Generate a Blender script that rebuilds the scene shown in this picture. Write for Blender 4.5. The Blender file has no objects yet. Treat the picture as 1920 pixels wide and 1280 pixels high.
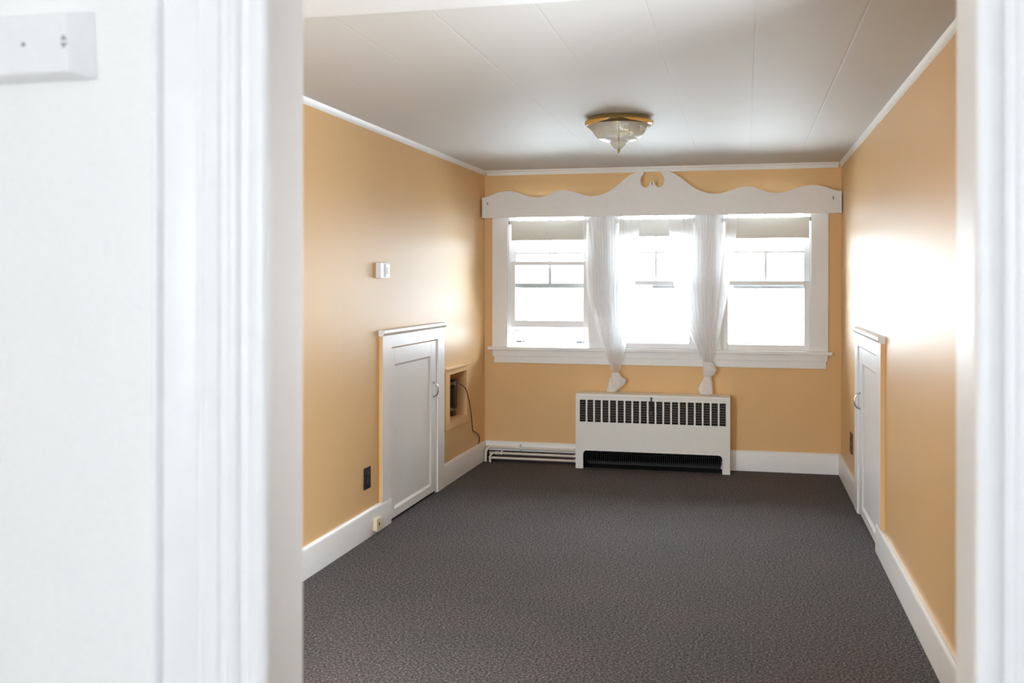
import bpy, bmesh, math, random
from mathutils import Vector, Matrix
from mathutils.geometry import tessellate_polygon
random.seed(4)
sc = bpy.context.scene

# ------------------------------------------------------------------ camera
TH = math.radians(13.0936)
cam_d = bpy.data.cameras.new('camera')
cam = bpy.data.objects.new('camera', cam_d)
sc.collection.objects.link(cam)
cam_d.sensor_width = 36.0
cam_d.lens = 1860.45 * 36.0 / 1920.0
cam_d.shift_y = (528.0 - 640.0) / 1920.0
cam_d.clip_start = 0.02
cam.matrix_world = (Matrix.Translation((0, 0, 1.41)) @ Matrix.Rotation(TH, 4, 'Z')
                    @ Matrix.Rotation(math.radians(90), 4, 'X') @ Matrix.Rotation(0.001145, 4, 'Z'))
cam_d.dof.use_dof = True
cam_d.dof.focus_distance = 7.2
cam_d.dof.aperture_fstop = 5.0
sc.camera = cam

# ------------------------------------------------------------------ light
w = bpy.data.worlds.new('world'); sc.world = w; w.use_nodes = True
bg = w.node_tree.nodes['Background']
bg.inputs[0].default_value = (0.86, 0.935, 1.0, 1)
# hazy day: the band around the horizon is duller than the open sky and the sunlit ground
wn = w.node_tree.nodes; wl = w.node_tree.links
geo = wn.new('ShaderNodeTexCoord'); sep = wn.new('ShaderNodeSeparateXYZ'); ab = wn.new('ShaderNodeMath'); ab.operation = 'ABSOLUTE'
mrw = wn.new('ShaderNodeMapRange'); mrw.interpolation_type = 'SMOOTHSTEP'
mrw.inputs['From Min'].default_value = 0.10; mrw.inputs['From Max'].default_value = 0.50
mrw.inputs['To Min'].default_value = 9.0; mrw.inputs['To Max'].default_value = 14.5
wl.new(geo.outputs['Generated'], sep.inputs[0]); wl.new(sep.outputs['Z'], ab.inputs[0]); wl.new(ab.outputs[0], mrw.inputs['Value'])
wl.new(mrw.outputs[0], bg.inputs[1])

def portal(name, loc, rot, sx, sy):
    l = bpy.data.lights.new(name, 'AREA'); l.shape = 'RECTANGLE'; l.size = sx; l.size_y = sy
    l.cycles.is_portal = True
    o = bpy.data.objects.new(name, l); o.location = loc; o.rotation_euler = rot
    sc.collection.objects.link(o)
portal('window_portal', (-0.66, 7.80, 1.42), (math.radians(-90), 0, 0), 2.4, 1.15)
portal('side_window_portal', (0.93, 2.65, 1.45), (0, math.radians(90), 0), 0.95, 1.05)  # portals from here on serve unseen windows added for light
portal('front_window_portal', (-1.63, 0.74, 1.21), (math.radians(90), 0, 0), 0.84, 1.98)
portal('hall_window_portal', (-0.5, -1.72, 1.45), (math.radians(90), 0, 0), 0.72, 0.62)

sc.view_settings.view_transform = 'Standard'
sc.view_settings.look = 'None'
sc.view_settings.exposure = 1.68
sc.view_settings.gamma = 1.0
sc.view_settings.use_curve_mapping = False
sc.cycles.use_denoising = True
sc.cycles.max_bounces = 14
sc.cycles.diffuse_bounces = 8
sc.cycles.glossy_bounces = 4
sc.cycles.transparent_max_bounces = 24
sc.cycles.sample_clamp_indirect = 8.0
sc.cycles.caustics_reflective = False
sc.cycles.caustics_refractive = False

# ------------------------------------------------------------------ materials
def new_mat(name):
    m = bpy.data.materials.new(name); m.use_nodes = True
    return m, m.node_tree, m.node_tree.nodes['Principled BSDF']

def simple(name, col, rough=0.5, metal=0.0, bump=0.0, bscale=60.0, spec=0.5, stretch=(1, 1, 1)):
    m, nt, p = new_mat(name)
    p.inputs['Base Color'].default_value = (*col, 1)
    p.inputs['Roughness'].default_value = rough
    p.inputs['Metallic'].default_value = metal
    p.inputs['Specular IOR Level'].default_value = spec
    tc = nt.nodes.new('ShaderNodeTexCoord'); mp = nt.nodes.new('ShaderNodeMapping')
    mp.inputs['Scale'].default_value = stretch
    nz = nt.nodes.new('ShaderNodeTexNoise'); nz.inputs['Scale'].default_value = bscale
    nt.links.new(tc.outputs['Object'], mp.inputs[0]); nt.links.new(mp.outputs[0], nz.inputs[0])
    if bump:
        b = nt.nodes.new('ShaderNodeBump'); b.inputs['Strength'].default_value = bump
        b.inputs['Distance'].default_value = 0.002
        nt.links.new(nz.outputs[0], b.inputs['Height']); nt.links.new(b.outputs[0], p.inputs['Normal'])
    # slight tone variation of the surface itself
    mx = nt.nodes.new('ShaderNodeMix'); mx.data_type = 'RGBA'
    mx.inputs['A'].default_value = (*[c * 0.97 for c in col], 1); mx.inputs['B'].default_value = (*[min(1, c * 1.03) for c in col], 1)
    nt.links.new(nz.outputs[0], mx.inputs['Factor']); nt.links.new(mx.outputs['Result'], p.inputs['Base Color'])
    return m

def groove(nt, sock, period, origin, width):
    """1 inside a thin line every `period`, 0 elsewhere"""
    def mth(op, a, b=None):
        n = nt.nodes.new('ShaderNodeMath'); n.operation = op
        for i, v in enumerate((a, b)):
            if v is None: continue
            if isinstance(v, (int, float)): n.inputs[i].default_value = v
            else: nt.links.new(v, n.inputs[i])
        return n.outputs[0]
    a = mth('SUBTRACT', sock, origin)
    a = mth('DIVIDE', a, period)
    a = mth('FRACT', a)
    a = mth('SUBTRACT', a, 0.5)
    a = mth('ABSOLUTE', a)
    a = mth('SUBTRACT', 0.5, a)           # 0 at the seam
    a = mth('MULTIPLY', a, period / width)
    a = mth('MINIMUM', a, 1.0)
    return a, mth

def wall_paint(name, col, rough, period, origin, axis='Y'):
    m, nt, p = new_mat(name)
    p.inputs['Roughness'].default_value = rough
    p.inputs['Specular IOR Level'].default_value = 0.22
    tc = nt.nodes.new('ShaderNodeTexCoord')
    sp = nt.nodes.new('ShaderNodeSeparateXYZ'); nt.links.new(tc.outputs['Object'], sp.inputs[0])
    g, mth = groove(nt, sp.outputs[axis], period, origin, 0.004)
    mp = nt.nodes.new('ShaderNodeMapping'); mp.inputs['Scale'].default_value = (1, 1, 0.12)
    nz = nt.nodes.new('ShaderNodeTexNoise'); nz.inputs['Scale'].default_value = 70; nz.inputs['Detail'].default_value = 4
    nt.links.new(tc.outputs['Object'], mp.inputs[0]); nt.links.new(mp.outputs[0], nz.inputs[0])
    h = mth('MULTIPLY', nz.outputs[0], 0.5)
    h2 = mth('ADD', g, h)
    b = nt.nodes.new('ShaderNodeBump'); b.inputs['Strength'].default_value = 0.35; b.inputs['Distance'].default_value = 0.0012
    nt.links.new(h2, b.inputs['Height']); nt.links.new(b.outputs[0], p.inputs['Normal'])
    n2 = nt.nodes.new('ShaderNodeTexNoise'); n2.inputs['Scale'].default_value = 2.0
    nt.links.new(tc.outputs['Object'], n2.inputs[0])
    mx = nt.nodes.new('ShaderNodeMix'); mx.data_type = 'RGBA'
    mx.inputs['A'].default_value = (*[c * 0.97 for c in col], 1); mx.inputs['B'].default_value = (*[c * 1.03 for c in col], 1)
    nt.links.new(n2.outputs[0], mx.inputs['Factor']); nt.links.new(mx.outputs['Result'], p.inputs['Base Color'])
    return m

ORANGE = (0.79, 0.522, 0.255)
M_WALL = wall_paint('peach_orange_paint', ORANGE, 0.42, 1.22, 6.05)
M_WALLB = wall_paint('peach_orange_paint_end_wall', ORANGE, 0.45, 1.22, 0.2, 'X')
M_WHITE = simple('white_gloss_paint', (0.86, 0.86, 0.87), 0.38, bump=0.12, bscale=25)
M_TRIM = simple('warm_white_trim_paint', (0.86, 0.865, 0.87), 0.42, bump=0.1, bscale=25)
M_HALL = simple('hall_white_paint', (0.875, 0.862, 0.845), 0.55, bump=0.1, bscale=90)
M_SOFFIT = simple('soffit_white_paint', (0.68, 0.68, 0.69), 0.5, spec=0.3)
M_SASH = simple('sash_white_paint', (0.88, 0.88, 0.89), 0.4)
M_STORM = simple('storm_frame_aluminium', (0.55, 0.58, 0.66), 0.4, metal=0.3)
M_BRASS = simple('polished_brass', (0.86, 0.66, 0.30), 0.10, metal=1.0)
M_CHROME = simple('chrome', (0.55, 0.55, 0.56), 0.18, metal=1.0)
M_BLACK = simple('black_plastic', (0.012, 0.012, 0.013), 0.35)
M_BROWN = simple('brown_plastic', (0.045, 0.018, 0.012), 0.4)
M_CORD = simple('dark_brown_cord', (0.04, 0.02, 0.012), 0.5)
M_GREY = simple('grey_plastic', (0.22, 0.22, 0.24), 0.4)
M_IVORY = simple('ivory_plastic', (0.72, 0.62, 0.44), 0.4)
M_PLATE = simple('white_plastic', (0.84, 0.835, 0.83), 0.35)
M_HEATER = simple('cream_enamel', (0.83, 0.82, 0.79), 0.35, bump=0.05, bscale=15)
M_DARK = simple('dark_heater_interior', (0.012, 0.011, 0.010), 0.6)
M_FIN = simple('dull_brown_metal_fins', (0.24, 0.195, 0.17), 0.5)
M_PIPE = simple('painted_pipe', (0.72, 0.68, 0.60), 0.4, bump=0.2, bscale=60)
M_MARK = simple('grey_print', (0.30, 0.29, 0.30), 0.6)
M_NAIL = simple('dull_steel', (0.30, 0.29, 0.28), 0.4, metal=0.7)
M_BULB = simple('frosted_bulb', (0.85, 0.84, 0.80), 0.3)

def ceiling_mat():
    m, nt, p = new_mat('white_ceiling_panels')
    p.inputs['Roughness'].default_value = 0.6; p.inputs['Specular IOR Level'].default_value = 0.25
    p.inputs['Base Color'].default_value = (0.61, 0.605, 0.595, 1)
    tc = nt.nodes.new('ShaderNodeTexCoord')
    sp = nt.nodes.new('ShaderNodeSeparateXYZ'); nt.links.new(tc.outputs['Object'], sp.inputs[0])
    g, mth = groove(nt, sp.outputs['X'], 0.3415, -1.323, 0.006)
    g2, _ = groove(nt, sp.outputs['Y'], 0.407, 4.071, 0.004)
    g2 = mth('MULTIPLY', g2, 0.35)
    mp = nt.nodes.new('ShaderNodeMapping'); mp.inputs['Scale'].default_value = (0.08, 1, 1)
    nz = nt.nodes.new('ShaderNodeTexNoise'); nz.inputs['Scale'].default_value = 30; nz.inputs['Detail'].default_value = 3
    nt.links.new(tc.outputs['Object'], mp.inputs[0]); nt.links.new(mp.outputs[0], nz.inputs[0])
    h = mth('ADD', g, g2); h = mth('ADD', h, mth('MULTIPLY', nz.outputs[0], 0.35))
    b = nt.nodes.new('ShaderNodeBump'); b.inputs['Strength'].default_value = 0.45; b.inputs['Distance'].default_value = 0.002
    nt.links.new(h, b.inputs['Height']); nt.links.new(b.outputs[0], p.inputs['Normal'])
    return m
M_CEIL = ceiling_mat()

def carpet_mat():
    m, nt, p = new_mat('charcoal_loop_carpet')
    p.inputs['Roughness'].default_value = 0.9
    p.inputs['Specular IOR Level'].default_value = 0.25
    tc = nt.nodes.new('ShaderNodeTexCoord')
    n1 = nt.nodes.new('ShaderNodeTexNoise'); n1.inputs['Scale'].default_value = 105; n1.inputs['Detail'].default_value = 4; n1.inputs['Roughness'].default_value = 0.7
    n2 = nt.nodes.new('ShaderNodeTexNoise'); n2.inputs['Scale'].default_value = 2.2; n2.inputs['Detail'].default_value = 3
    vo = nt.nodes.new('ShaderNodeTexNoise'); vo.inputs['Scale'].default_value = 260; vo.inputs['Detail'].default_value = 2
    for n in (n1, n2, vo): nt.links.new(tc.outputs['Object'], n.inputs['Vector'])
    r = nt.nodes.new('ShaderNodeValToRGB')
    e = r.color_ramp.elements
    e[0].position = 0.36; e[0].color = (0.020, 0.017, 0.0165, 1)
    e[1].position = 0.66; e[1].color = (0.26, 0.235, 0.235, 1)
    k = e.new(0.5); k.color = (0.078, 0.067, 0.068, 1)
    nt.links.new(n1.outputs[0], r.inputs[0])
    r2 = nt.nodes.new('ShaderNodeValToRGB')
    r2.color_ramp.elements[0].position = 0.35; r2.color_ramp.elements[0].color = (0.90, 0.93, 0.92, 1)
    r2.color_ramp.elements[1].position = 0.65; r2.color_ramp.elements[1].color = (1.04, 0.98, 1.0, 1)
    nt.links.new(n2.outputs[0], r2.inputs[0])
    mx = nt.nodes.new('ShaderNodeMix'); mx.data_type = 'RGBA'; mx.blend_type = 'MULTIPLY'; mx.inputs['Factor'].default_value = 1
    nt.links.new(r.outputs[0], mx.inputs['A']); nt.links.new(r2.outputs[0], mx.inputs['B'])
    # a small old stain
    prev = mx.outputs['Result']
    for (sx, sy, rad) in ((-1.36, 5.72, 0.07), (-1.12, 4.25, 0.06)):
        vm = nt.nodes.new('ShaderNodeVectorMath'); vm.operation = 'DISTANCE'; vm.inputs[1].default_value = (sx, sy, 0)
        nt.links.new(tc.outputs['Object'], vm.inputs[0])
        mr = nt.nodes.new('ShaderNodeMapRange'); mr.inputs['From Max'].default_value = rad
        mr.inputs['To Min'].default_value = 0.45; mr.inputs['To Max'].default_value = 0.0
        nt.links.new(vm.outputs['Value'], mr.inputs['Value'])
        m2 = nt.nodes.new('ShaderNodeMix'); m2.data_type = 'RGBA'; m2.inputs['B'].default_value = (0.05, 0.05, 0.04, 1)
        nt.links.new(mr.outputs[0], m2.inputs['Factor']); nt.links.new(prev, m2.inputs['A']); prev = m2.outputs['Result']
    nt.links.new(prev, p.inputs['Base Color'])
    b = nt.nodes.new('ShaderNodeBump'); b.inputs['Strength'].default_value = 0.7; b.inputs['Distance'].default_value = 0.004
    nt.links.new(vo.outputs[0], b.inputs['Height']); nt.links.new(b.outputs[0], p.inputs['Normal'])
    return m
M_CARPET = carpet_mat()

def glass_mat(name, tint=(1, 1, 1), gl=0.08, rough=0.0, diff=0.0):
    m = bpy.data.materials.new(name); m.use_nodes = True; nt = m.node_tree
    nt.nodes.remove(nt.nodes['Principled BSDF'])
    out = nt.nodes['Material Output']
    tr = nt.nodes.new('ShaderNodeBsdfTransparent'); tr.inputs[0].default_value = (*tint, 1)
    g = nt.nodes.new('ShaderNodeBsdfGlossy'); g.inputs['Roughness'].default_value = rough
    fr = nt.nodes.new('ShaderNodeFresnel'); fr.inputs[0].default_value = 1.45
    mul = nt.nodes.new('ShaderNodeMath'); mul.operation = 'ADD'; mul.use_clamp = True; mul.inputs[1].default_value = gl - 0.04
    nt.links.new(fr.outputs[0], mul.inputs[0])
    mx = nt.nodes.new('ShaderNodeMixShader')
    nt.links.new(mul.outputs[0], mx.inputs[0]); nt.links.new(tr.outputs[0], mx.inputs[1]); nt.links.new(g.outputs[0], mx.inputs[2])
    last = mx
    if diff:
        d = nt.nodes.new('ShaderNodeBsdfDiffuse'); d.inputs[0].default_value = (0.96, 0.95, 0.90, 1)
        t2 = nt.nodes.new('ShaderNodeBsdfTranslucent'); t2.inputs[0].default_value = (0.96, 0.95, 0.90, 1)
        ma = nt.nodes.new('ShaderNodeMixShader'); ma.inputs[0].default_value = 0.5
        nt.links.new(d.outputs[0], ma.inputs[1]); nt.links.new(t2.outputs[0], ma.inputs[2])
        mb = nt.nodes.new('ShaderNodeMixShader'); mb.inputs[0].default_value = diff
        nt.links.new(mx.outputs[0], mb.inputs[1]); nt.links.new(ma.outputs[0], mb.inputs[2]); last = mb
    nt.links.new(last.outputs[0], out.inputs[0])
    return m
M_PANE = glass_mat('window_glass', (0.97, 0.985, 0.985), 0.05)
M_DIMPANE = glass_mat('window_glass_with_screen', (0.80, 0.81, 0.815), 0.05)  # tint added to dim the sky and its glare
M_LAMPGLASS = glass_mat('ribbed_lamp_glass', (0.98, 0.97, 0.94), 0.10, 0.10, 0.42)

def cloth_mat(name, col, see, trans, weave=900):
    m = bpy.data.materials.new(name); m.use_nodes = True; nt = m.node_tree
    nt.nodes.remove(nt.nodes['Principled BSDF']); out = nt.nodes['Material Output']
    tr = nt.nodes.new('ShaderNodeBsdfTransparent')
    d = nt.nodes.new('ShaderNodeBsdfDiffuse'); d.inputs[0].default_value = (*col, 1)
    t = nt.nodes.new('ShaderNodeBsdfTranslucent'); t.inputs[0].default_value = (*col, 1)
    a = nt.nodes.new('ShaderNodeMixShader'); a.inputs[0].default_value = trans
    nt.links.new(d.outputs[0], a.inputs[1]); nt.links.new(t.outputs[0], a.inputs[2])
    b = nt.nodes.new('ShaderNodeMixShader')
    tc = nt.nodes.new('ShaderNodeTexCoord'); nz = nt.nodes.new('ShaderNodeTexNoise'); nz.inputs['Scale'].default_value = weave
    nt.links.new(tc.outputs['Object'], nz.inputs[0])
    mr = nt.nodes.new('ShaderNodeMapRange'); mr.inputs['To Min'].default_value = 1 - see - 0.06; mr.inputs['To Max'].default_value = 1 - see + 0.06
    nt.links.new(nz.outputs[0], mr.inputs['Value']); nt.links.new(mr.outputs[0], b.inputs[0])
    nt.links.new(tr.outputs[0], b.inputs[1]); nt.links.new(a.outputs[0], b.inputs[2])
    nt.links.new(b.outputs[0], out.inputs[0])
    return m
M_SHEER = cloth_mat('sheer_white_voile', (0.97, 0.97, 0.98), 0.60, 0.68)
M_SHEERK = cloth_mat('bunched_white_voile', (0.94, 0.94, 0.94), 0.10, 0.30)
M_SHADE = cloth_mat('cream_shade_cloth', (0.80, 0.78, 0.72), 0.0, 0.045)
M_SHADE2 = cloth_mat('thin_cream_shade_cloth', (0.84, 0.83, 0.79), 0.0, 0.085)

# ------------------------------------------------------------------ mesh helpers
XL, SL, XR, YB = -2.0251, 0.010286, 0.7025, 7.6269
ZC = 2.285
def box(bm, x0, x1, y0, y1, z0, z1, bev=0.0, seg=2):
    r = bmesh.ops.create_cube(bm, size=1)
    vs = r['verts']
    for v in vs:
        v.co = Vector(((x0 + x1) / 2 + v.co.x * (x1 - x0), (y0 + y1) / 2 + v.co.y * (y1 - y0), (z0 + z1) / 2 + v.co.z * (z1 - z0)))
    if bev:
        es = list({e for v in vs for e in v.link_edges})
        bmesh.ops.bevel(bm, geom=es, offset=bev, segments=seg, affect='EDGES', profile=0.6)
def prism(bm, pts, axis, a, b):
    """extrude a 2D outline along an axis ('X','Y','Z') from a to b"""
    def mk(p, t):
        return {'X': (t, p[0], p[1]), 'Y': (p[0], t, p[1]), 'Z': (p[0], p[1], t)}[axis]
    v0 = [bm.verts.new(mk(p, a)) for p in pts]; v1 = [bm.verts.new(mk(p, b)) for p in pts]
    n = len(pts)
    if n <= 4:
        bm.faces.new(v0[::-1]); bm.faces.new(v1)
    else:
        for tri in tessellate_polygon([[Vector((p[0], p[1], 0)) for p in pts]]):
            for vs, order in ((v0, tri), (v1, tri[::-1])):
                try: bm.faces.new([vs[k] for k in order])
                except ValueError: pass
    for i in range(n):
        bm.faces.new((v0[i], v0[(i + 1) % n], v1[(i + 1) % n], v1[i]))
def tube(bm, pts, r, seg=12, caps=True):
    pts = [Vector(p) for p in pts]; rings = []
    up = None
    for i, p in enumerate(pts):
        d = (pts[min(i + 1, len(pts) - 1)] - pts[max(i - 1, 0)]).normalized()
        if up is None:
            up = Vector((0, 0, 1)) if abs(d.z) < 0.9 else Vector((1, 0, 0))
        s = d.cross(up).normalized(); up = s.cross(d).normalized()
        rr = r[i] if isinstance(r, (list, tuple)) else r
        rings.append([bm.verts.new(p + rr * (math.cos(a) * s + math.sin(a) * up)) for a in [2 * math.pi * k / seg for k in range(seg)]])
    for a, b in zip(rings, rings[1:]):
        for k in range(seg): bm.faces.new((a[k], a[(k + 1) % seg], b[(k + 1) % seg], b[k]))
    if caps: bm.faces.new(rings[0][::-1]); bm.faces.new(rings[-1])
def lathe(bm, prof, cx, cy, seg=64, rib=0.0, nrib=0, ribrange=None):
    rings = []
    for i, (r, z) in enumerate(prof):
        ring = []
        for k in range(seg):
            a = 2 * math.pi * k / seg
            rr = r
            if rib and ribrange[0] <= i <= ribrange[1]: rr = r * (1 + rib * math.cos(nrib * a))
            ring.append(bm.verts.new((cx + rr * math.cos(a), cy + rr * math.sin(a), z)))
        rings.append(ring)
    for a, b in zip(rings, rings[1:]):
        for k in range(seg): bm.faces.new((a[k], a[(k + 1) % seg], b[(k + 1) % seg], b[k]))
    if prof[0][0] > 1e-4: bm.faces.new(rings[0])
    return rings
def smooth_path(pts, n=8):
    pts = [Vector(p) for p in pts]; out = []
    for i in range(len(pts) - 1):
        p0 = pts[max(i - 1, 0)]; p1 = pts[i]; p2 = pts[i + 1]; p3 = pts[min(i + 2, len(pts) - 1)]
        for k in range(n):
            t = k / n
            out.append(0.5 * ((2 * p1) + (-p0 + p2) * t + (2 * p0 - 5 * p1 + 4 * p2 - p3) * t * t + (-p0 + 3 * p1 - 3 * p2 + p3) * t ** 3))
    out.append(pts[-1]); return out
def wmap(side, p):
    """wall coordinates to the room: L/R take (offset from wall, y, z); B takes (x, offset, z)"""
    x, y, z = p
    if side == 'L': return Vector((XL + x + SL * (y - 5), y, z))
    if side == 'R': return Vector((XR - x, y, z))
    if side == 'B': return Vector((x, YB - y, z))
    return Vector(p)
def obj(name, bm, mat, parent=None, side=None, smooth=False, flip=None):
    for v in bm.verts: v.co = wmap(side, v.co)
    bmesh.ops.remove_doubles(bm, verts=bm.verts, dist=1e-6)
    bmesh.ops.recalc_face_normals(bm, faces=bm.faces)
    # origin: base centre of the piece for top-level meshes
    if parent is not None:
        off = parent_world(parent)
    else:
        xs = [v.co for v in bm.verts]
        off = Vector((0, 0, 0))
    for v in bm.verts: v.co -= off
    me = bpy.data.meshes.new(name); bm.to_mesh(me); bm.free()
    me.materials.append(mat)
    for p in me.polygons: p.use_smooth = bool(smooth)
    o = bpy.data.objects.new(name, me); sc.collection.objects.link(o)
    if parent is not None: o.parent = parent
    if smooth == 'auto':
        for p in me.polygons: p.use_smooth = True
        me.set_sharp_from_angle(angle=math.radians(35))
    return o
def parent_world(o):
    p = Vector((0, 0, 0))
    while o is not None: p += o.location; o = o.parent
    return p
def tag(o, label=None, cat=None, group=None, kind=None):
    if label: o['label'] = label
    if cat: o['category'] = cat
    if group: o['group'] = group
    if kind: o['kind'] = kind
    return o
def thing(name, loc, label, cat, group=None, side=None, kind=None):
    o = bpy.data.objects.new(name, None); sc.collection.objects.link(o); o.location = wmap(side, loc)
    o.empty_display_size = 0.1
    return tag(o, label, cat, group, kind)
def struct(name, bm, mat, label=None, cat=None, side=None, smooth=False):
    return tag(obj(name, bm, mat, None, side, smooth), label, cat, kind='structure')
B = bmesh.new

# ------------------------------------------------------------------ room shell
bm = B(); box(bm, -3.4, 2.0, -1.75, 7.85, -0.12, 0.0)
struct('floor', bm, M_CARPET, 'dark grey-brown speckled carpet covering the floor', 'floor')
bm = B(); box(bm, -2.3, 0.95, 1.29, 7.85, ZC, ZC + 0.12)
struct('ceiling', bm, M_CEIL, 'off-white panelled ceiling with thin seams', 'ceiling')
# dropped strip of ceiling by the doorway
bm = B(); box(bm, -2.07, XR, 1.29, 2.88, 2.235, ZC)
struct('trim_1', bm, M_SOFFIT, 'smooth white lowered strip of ceiling nearest the doorway', 'soffit')

SY0, SY1, SZ0, SZ1 = 2.15, 3.15, 1.0, 1.9        # unseen side window, added as fill light near the doorway
NY0, NY1, NZ0, NZ1, ND = 6.66, 7.08, 0.425, 0.757, 0.15
bm = B()
box(bm, -0.20, 0, 1.29, NY0, 0, ZC); box(bm, -0.20, 0, NY1, 7.80, 0, ZC)
box(bm, -0.20, 0, NY0, NY1, 0, NZ0); box(bm, -0.20, 0, NY0, NY1, NZ1, ZC)
box(bm, -0.20, -ND, NY0, NY1, NZ0, NZ1)
struct('wall_left', bm, M_WALL, 'peach-orange painted panel wall on the left with a small niche', 'wall', 'L')
bm = B(); box(bm, -0.2, 0, 1.29, SY0, 0, ZC); box(bm, -0.2, 0, SY1, 7.80, 0, ZC)
box(bm, -0.2, 0, SY0, SY1, 0, SZ0); box(bm, -0.2, 0, SY0, SY1, SZ1, ZC)
struct('wall_right', bm, M_WALL, 'peach-orange painted panel wall on the right, shiny from the window', 'wall', 'R')
WX0, WX1, WZ0, WZ1 = -1.812, 0.496, 0.885, 1.975
bm = B()
box(bm, -2.2, WX0, -0.15, 0, 0, ZC); box(bm, WX1, 0.9, -0.15, 0, 0, ZC)
box(bm, WX0, WX1, -0.15, 0, 0, WZ0); box(bm, WX0, WX1, -0.15, 0, WZ1, ZC)
struct('wall_back', bm, M_WALLB, 'peach-orange painted end wall holding the triple window', 'wall', 'B')

# doorway wall and hall
JX0, JX1, DY0, DY1 = -0.602, 0.2515, 1.2, 1.293
bm = B()
FX0, FX1, FZ0, FZ1 = -2.03, -1.23, 0.25, 2.18
box(bm, -2.3, FX0, DY0, DY1 - 0.006, 0, 2.45); box(bm, FX1, JX0 - 0.02, DY0, DY1 - 0.006, 0, 2.45)
box(bm, FX0, FX1, DY0, DY1 - 0.006, 0, FZ0); box(bm, FX0, FX1, DY0, DY1 - 0.006, FZ1, 2.45)
box(bm, JX1 + 0.02, 1.9, DY0, DY1 - 0.006, 0, 2.45)
box(bm, JX0 - 0.02, JX1 + 0.02, DY0, DY1 - 0.006, 2.06, 2.45)
RY = 0.78   # recess of the added window, deep to narrow its light
box(bm, FX0 - 0.08, FX0, RY, DY0, FZ0 - 0.08, FZ1 + 0.08); box(bm, FX1, FX1 + 0.01, RY, DY0, FZ0 - 0.08, FZ1 + 0.08)
box(bm, FX0, FX1, RY, DY0, FZ0 - 0.08, FZ0); box(bm, FX0, FX1, RY, DY0, FZ1, FZ1 + 0.08)
struct('wall_front', bm, M_HALL, 'plain white hallway wall around the open doorway', 'wall')
bm = B()
box(bm, -1.22, -1.12, -1.7, DY0, 0, 2.45); box(bm, 1.9, 2.0, -1.7, DY0, 0, 2.45)
box(bm, -1.22, -0.85, -1.7, -1.6, 0, 2.45); box(bm, -0.15, 2.0, -1.7, -1.6, 0, 2.45)
box(bm, -0.85, -0.15, -1.7, -1.6, 0, 1.15); box(bm, -0.85, -0.15, -1.7, -1.6, 1.75, 2.45)  # unseen window opening added behind the camera to light the hall
struct('wall_hall', bm, M_HALL, 'white hallway walls behind the camera', 'wall')
bm = B(); box(bm, -1.22, 2.0, -1.7, DY0 + 0.08, 2.45, 2.55)
struct('ceiling_hall', bm, M_HALL, 'white hallway ceiling', 'ceiling')

# door jamb + casing
bm = B()
box(bm, JX0 - 0.02, JX0, DY0 - 0.001, DY1, 0, 2.06, 0.002)
box(bm, JX1, JX1 + 0.02, DY0 - 0.001, DY1, 0, 2.06, 0.002)
box(bm, JX0 - 0.02, JX1 + 0.02, DY0 - 0.001, DY1, 2.04, 2.06)
struct('trim_2', bm, M_WHITE, 'white painted jamb lining the open doorway', 'door jamb')
def arc(cx, cy, rx, ry, a0, a1, n=6):
    return [(cx + rx * math.cos(math.radians(a0 + (a1 - a0) * i / n)), cy + ry * math.sin(math.radians(a0 + (a1 - a0) * i / n))) for i in range(n + 1)]
# casing profile: u from inner edge (0) outwards, v = thickness
cas = ([(0.0, 0.0), (0.0, 0.012)] + arc(0.014, 0.012, 0.014, 0.008, 180, 0, 8) + [(0.030, 0.009), (0.036, 0.009)]
       + arc(0.050, 0.010, 0.010, 0.009, 180, 30, 6) + [(0.066, 0.0155), (0.070, 0.0195), (0.088, 0.0205), (0.092, 0.017), (0.098, 0.0165), (0.102, 0.0195)]
       + [(0.146, 0.022), (0.149, 0.028)] + arc(0.155, 0.028, 0.006, 0.005, 180, 0, 6) + [(0.161, 0.0)])
def casing(name, x, sgn, lab):
    bm = B(); prism(bm, [(x + sgn * u, DY0 - v) for u, v in cas], 'Z', 0, 2.19)
    struct(name, bm, M_WHITE, lab, 'door casing', smooth='auto')
casing('trim_3', JX0, -1, 'moulded white door casing left of the doorway')
casing('trim_4', JX1, 1, 'moulded white door casing right of the doorway')
bm = B(); box(bm, JX0 + 0.001, JX1 - 0.001, DY0 - 0.022, DY0, 2.045, 2.19, 0.004)
struct('trim_5', bm, M_WHITE, 'white head casing above the doorway', 'door casing')

# baseboards
def bb_profile(t=0.018, h=0.152):
    return [(0, 0), (t, 0), (t, h - 0.016), (t - 0.003, h - 0.007), (t - 0.009, h), (0, h)]
def base_side(name, side, segs, lab):
    bm = B()
    for y0, y1, t, h in segs:
        prism(bm, bb_profile(t, h), 'Y', y0, y1)
    struct(name, bm, M_WHITE, lab, 'baseboard', side, 'auto')
base_side('baseboard_left', 'L', [(1.30, 5.492, 0.020, 0.150), (6.515, 7.607, 0.018, 0.152)], 'tall white baseboard along the left wall')
base_side('baseboard_right', 'R', [(1.30, 5.505, 0.024, 0.146), (6.53, 7.607, 0.018, 0.152)], 'tall white baseboard along the right wall')
bm = B(); prism(bm, [(0, 0.080), (0.018, 0.080)] + bb_profile()[2:], 'X', -1.985, -1.16)
prism(bm, [(a, b) for a, b in bb_profile()], 'X', -0.16, 0.690)
struct('baseboard_back', bm, M_WHITE, 'white baseboard below the window on both sides of the heater', 'baseboard', 'B', 'auto')

bm = B(); box(bm, -1.985, -1.16, 0, 0.004, 0, 0.081)  # dark colour stands in for the unlit gap
struct('trim_12', bm, M_BROWN, 'dark bare strip behind the pipes under the baseboard', 'skirting gap', 'B')
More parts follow.
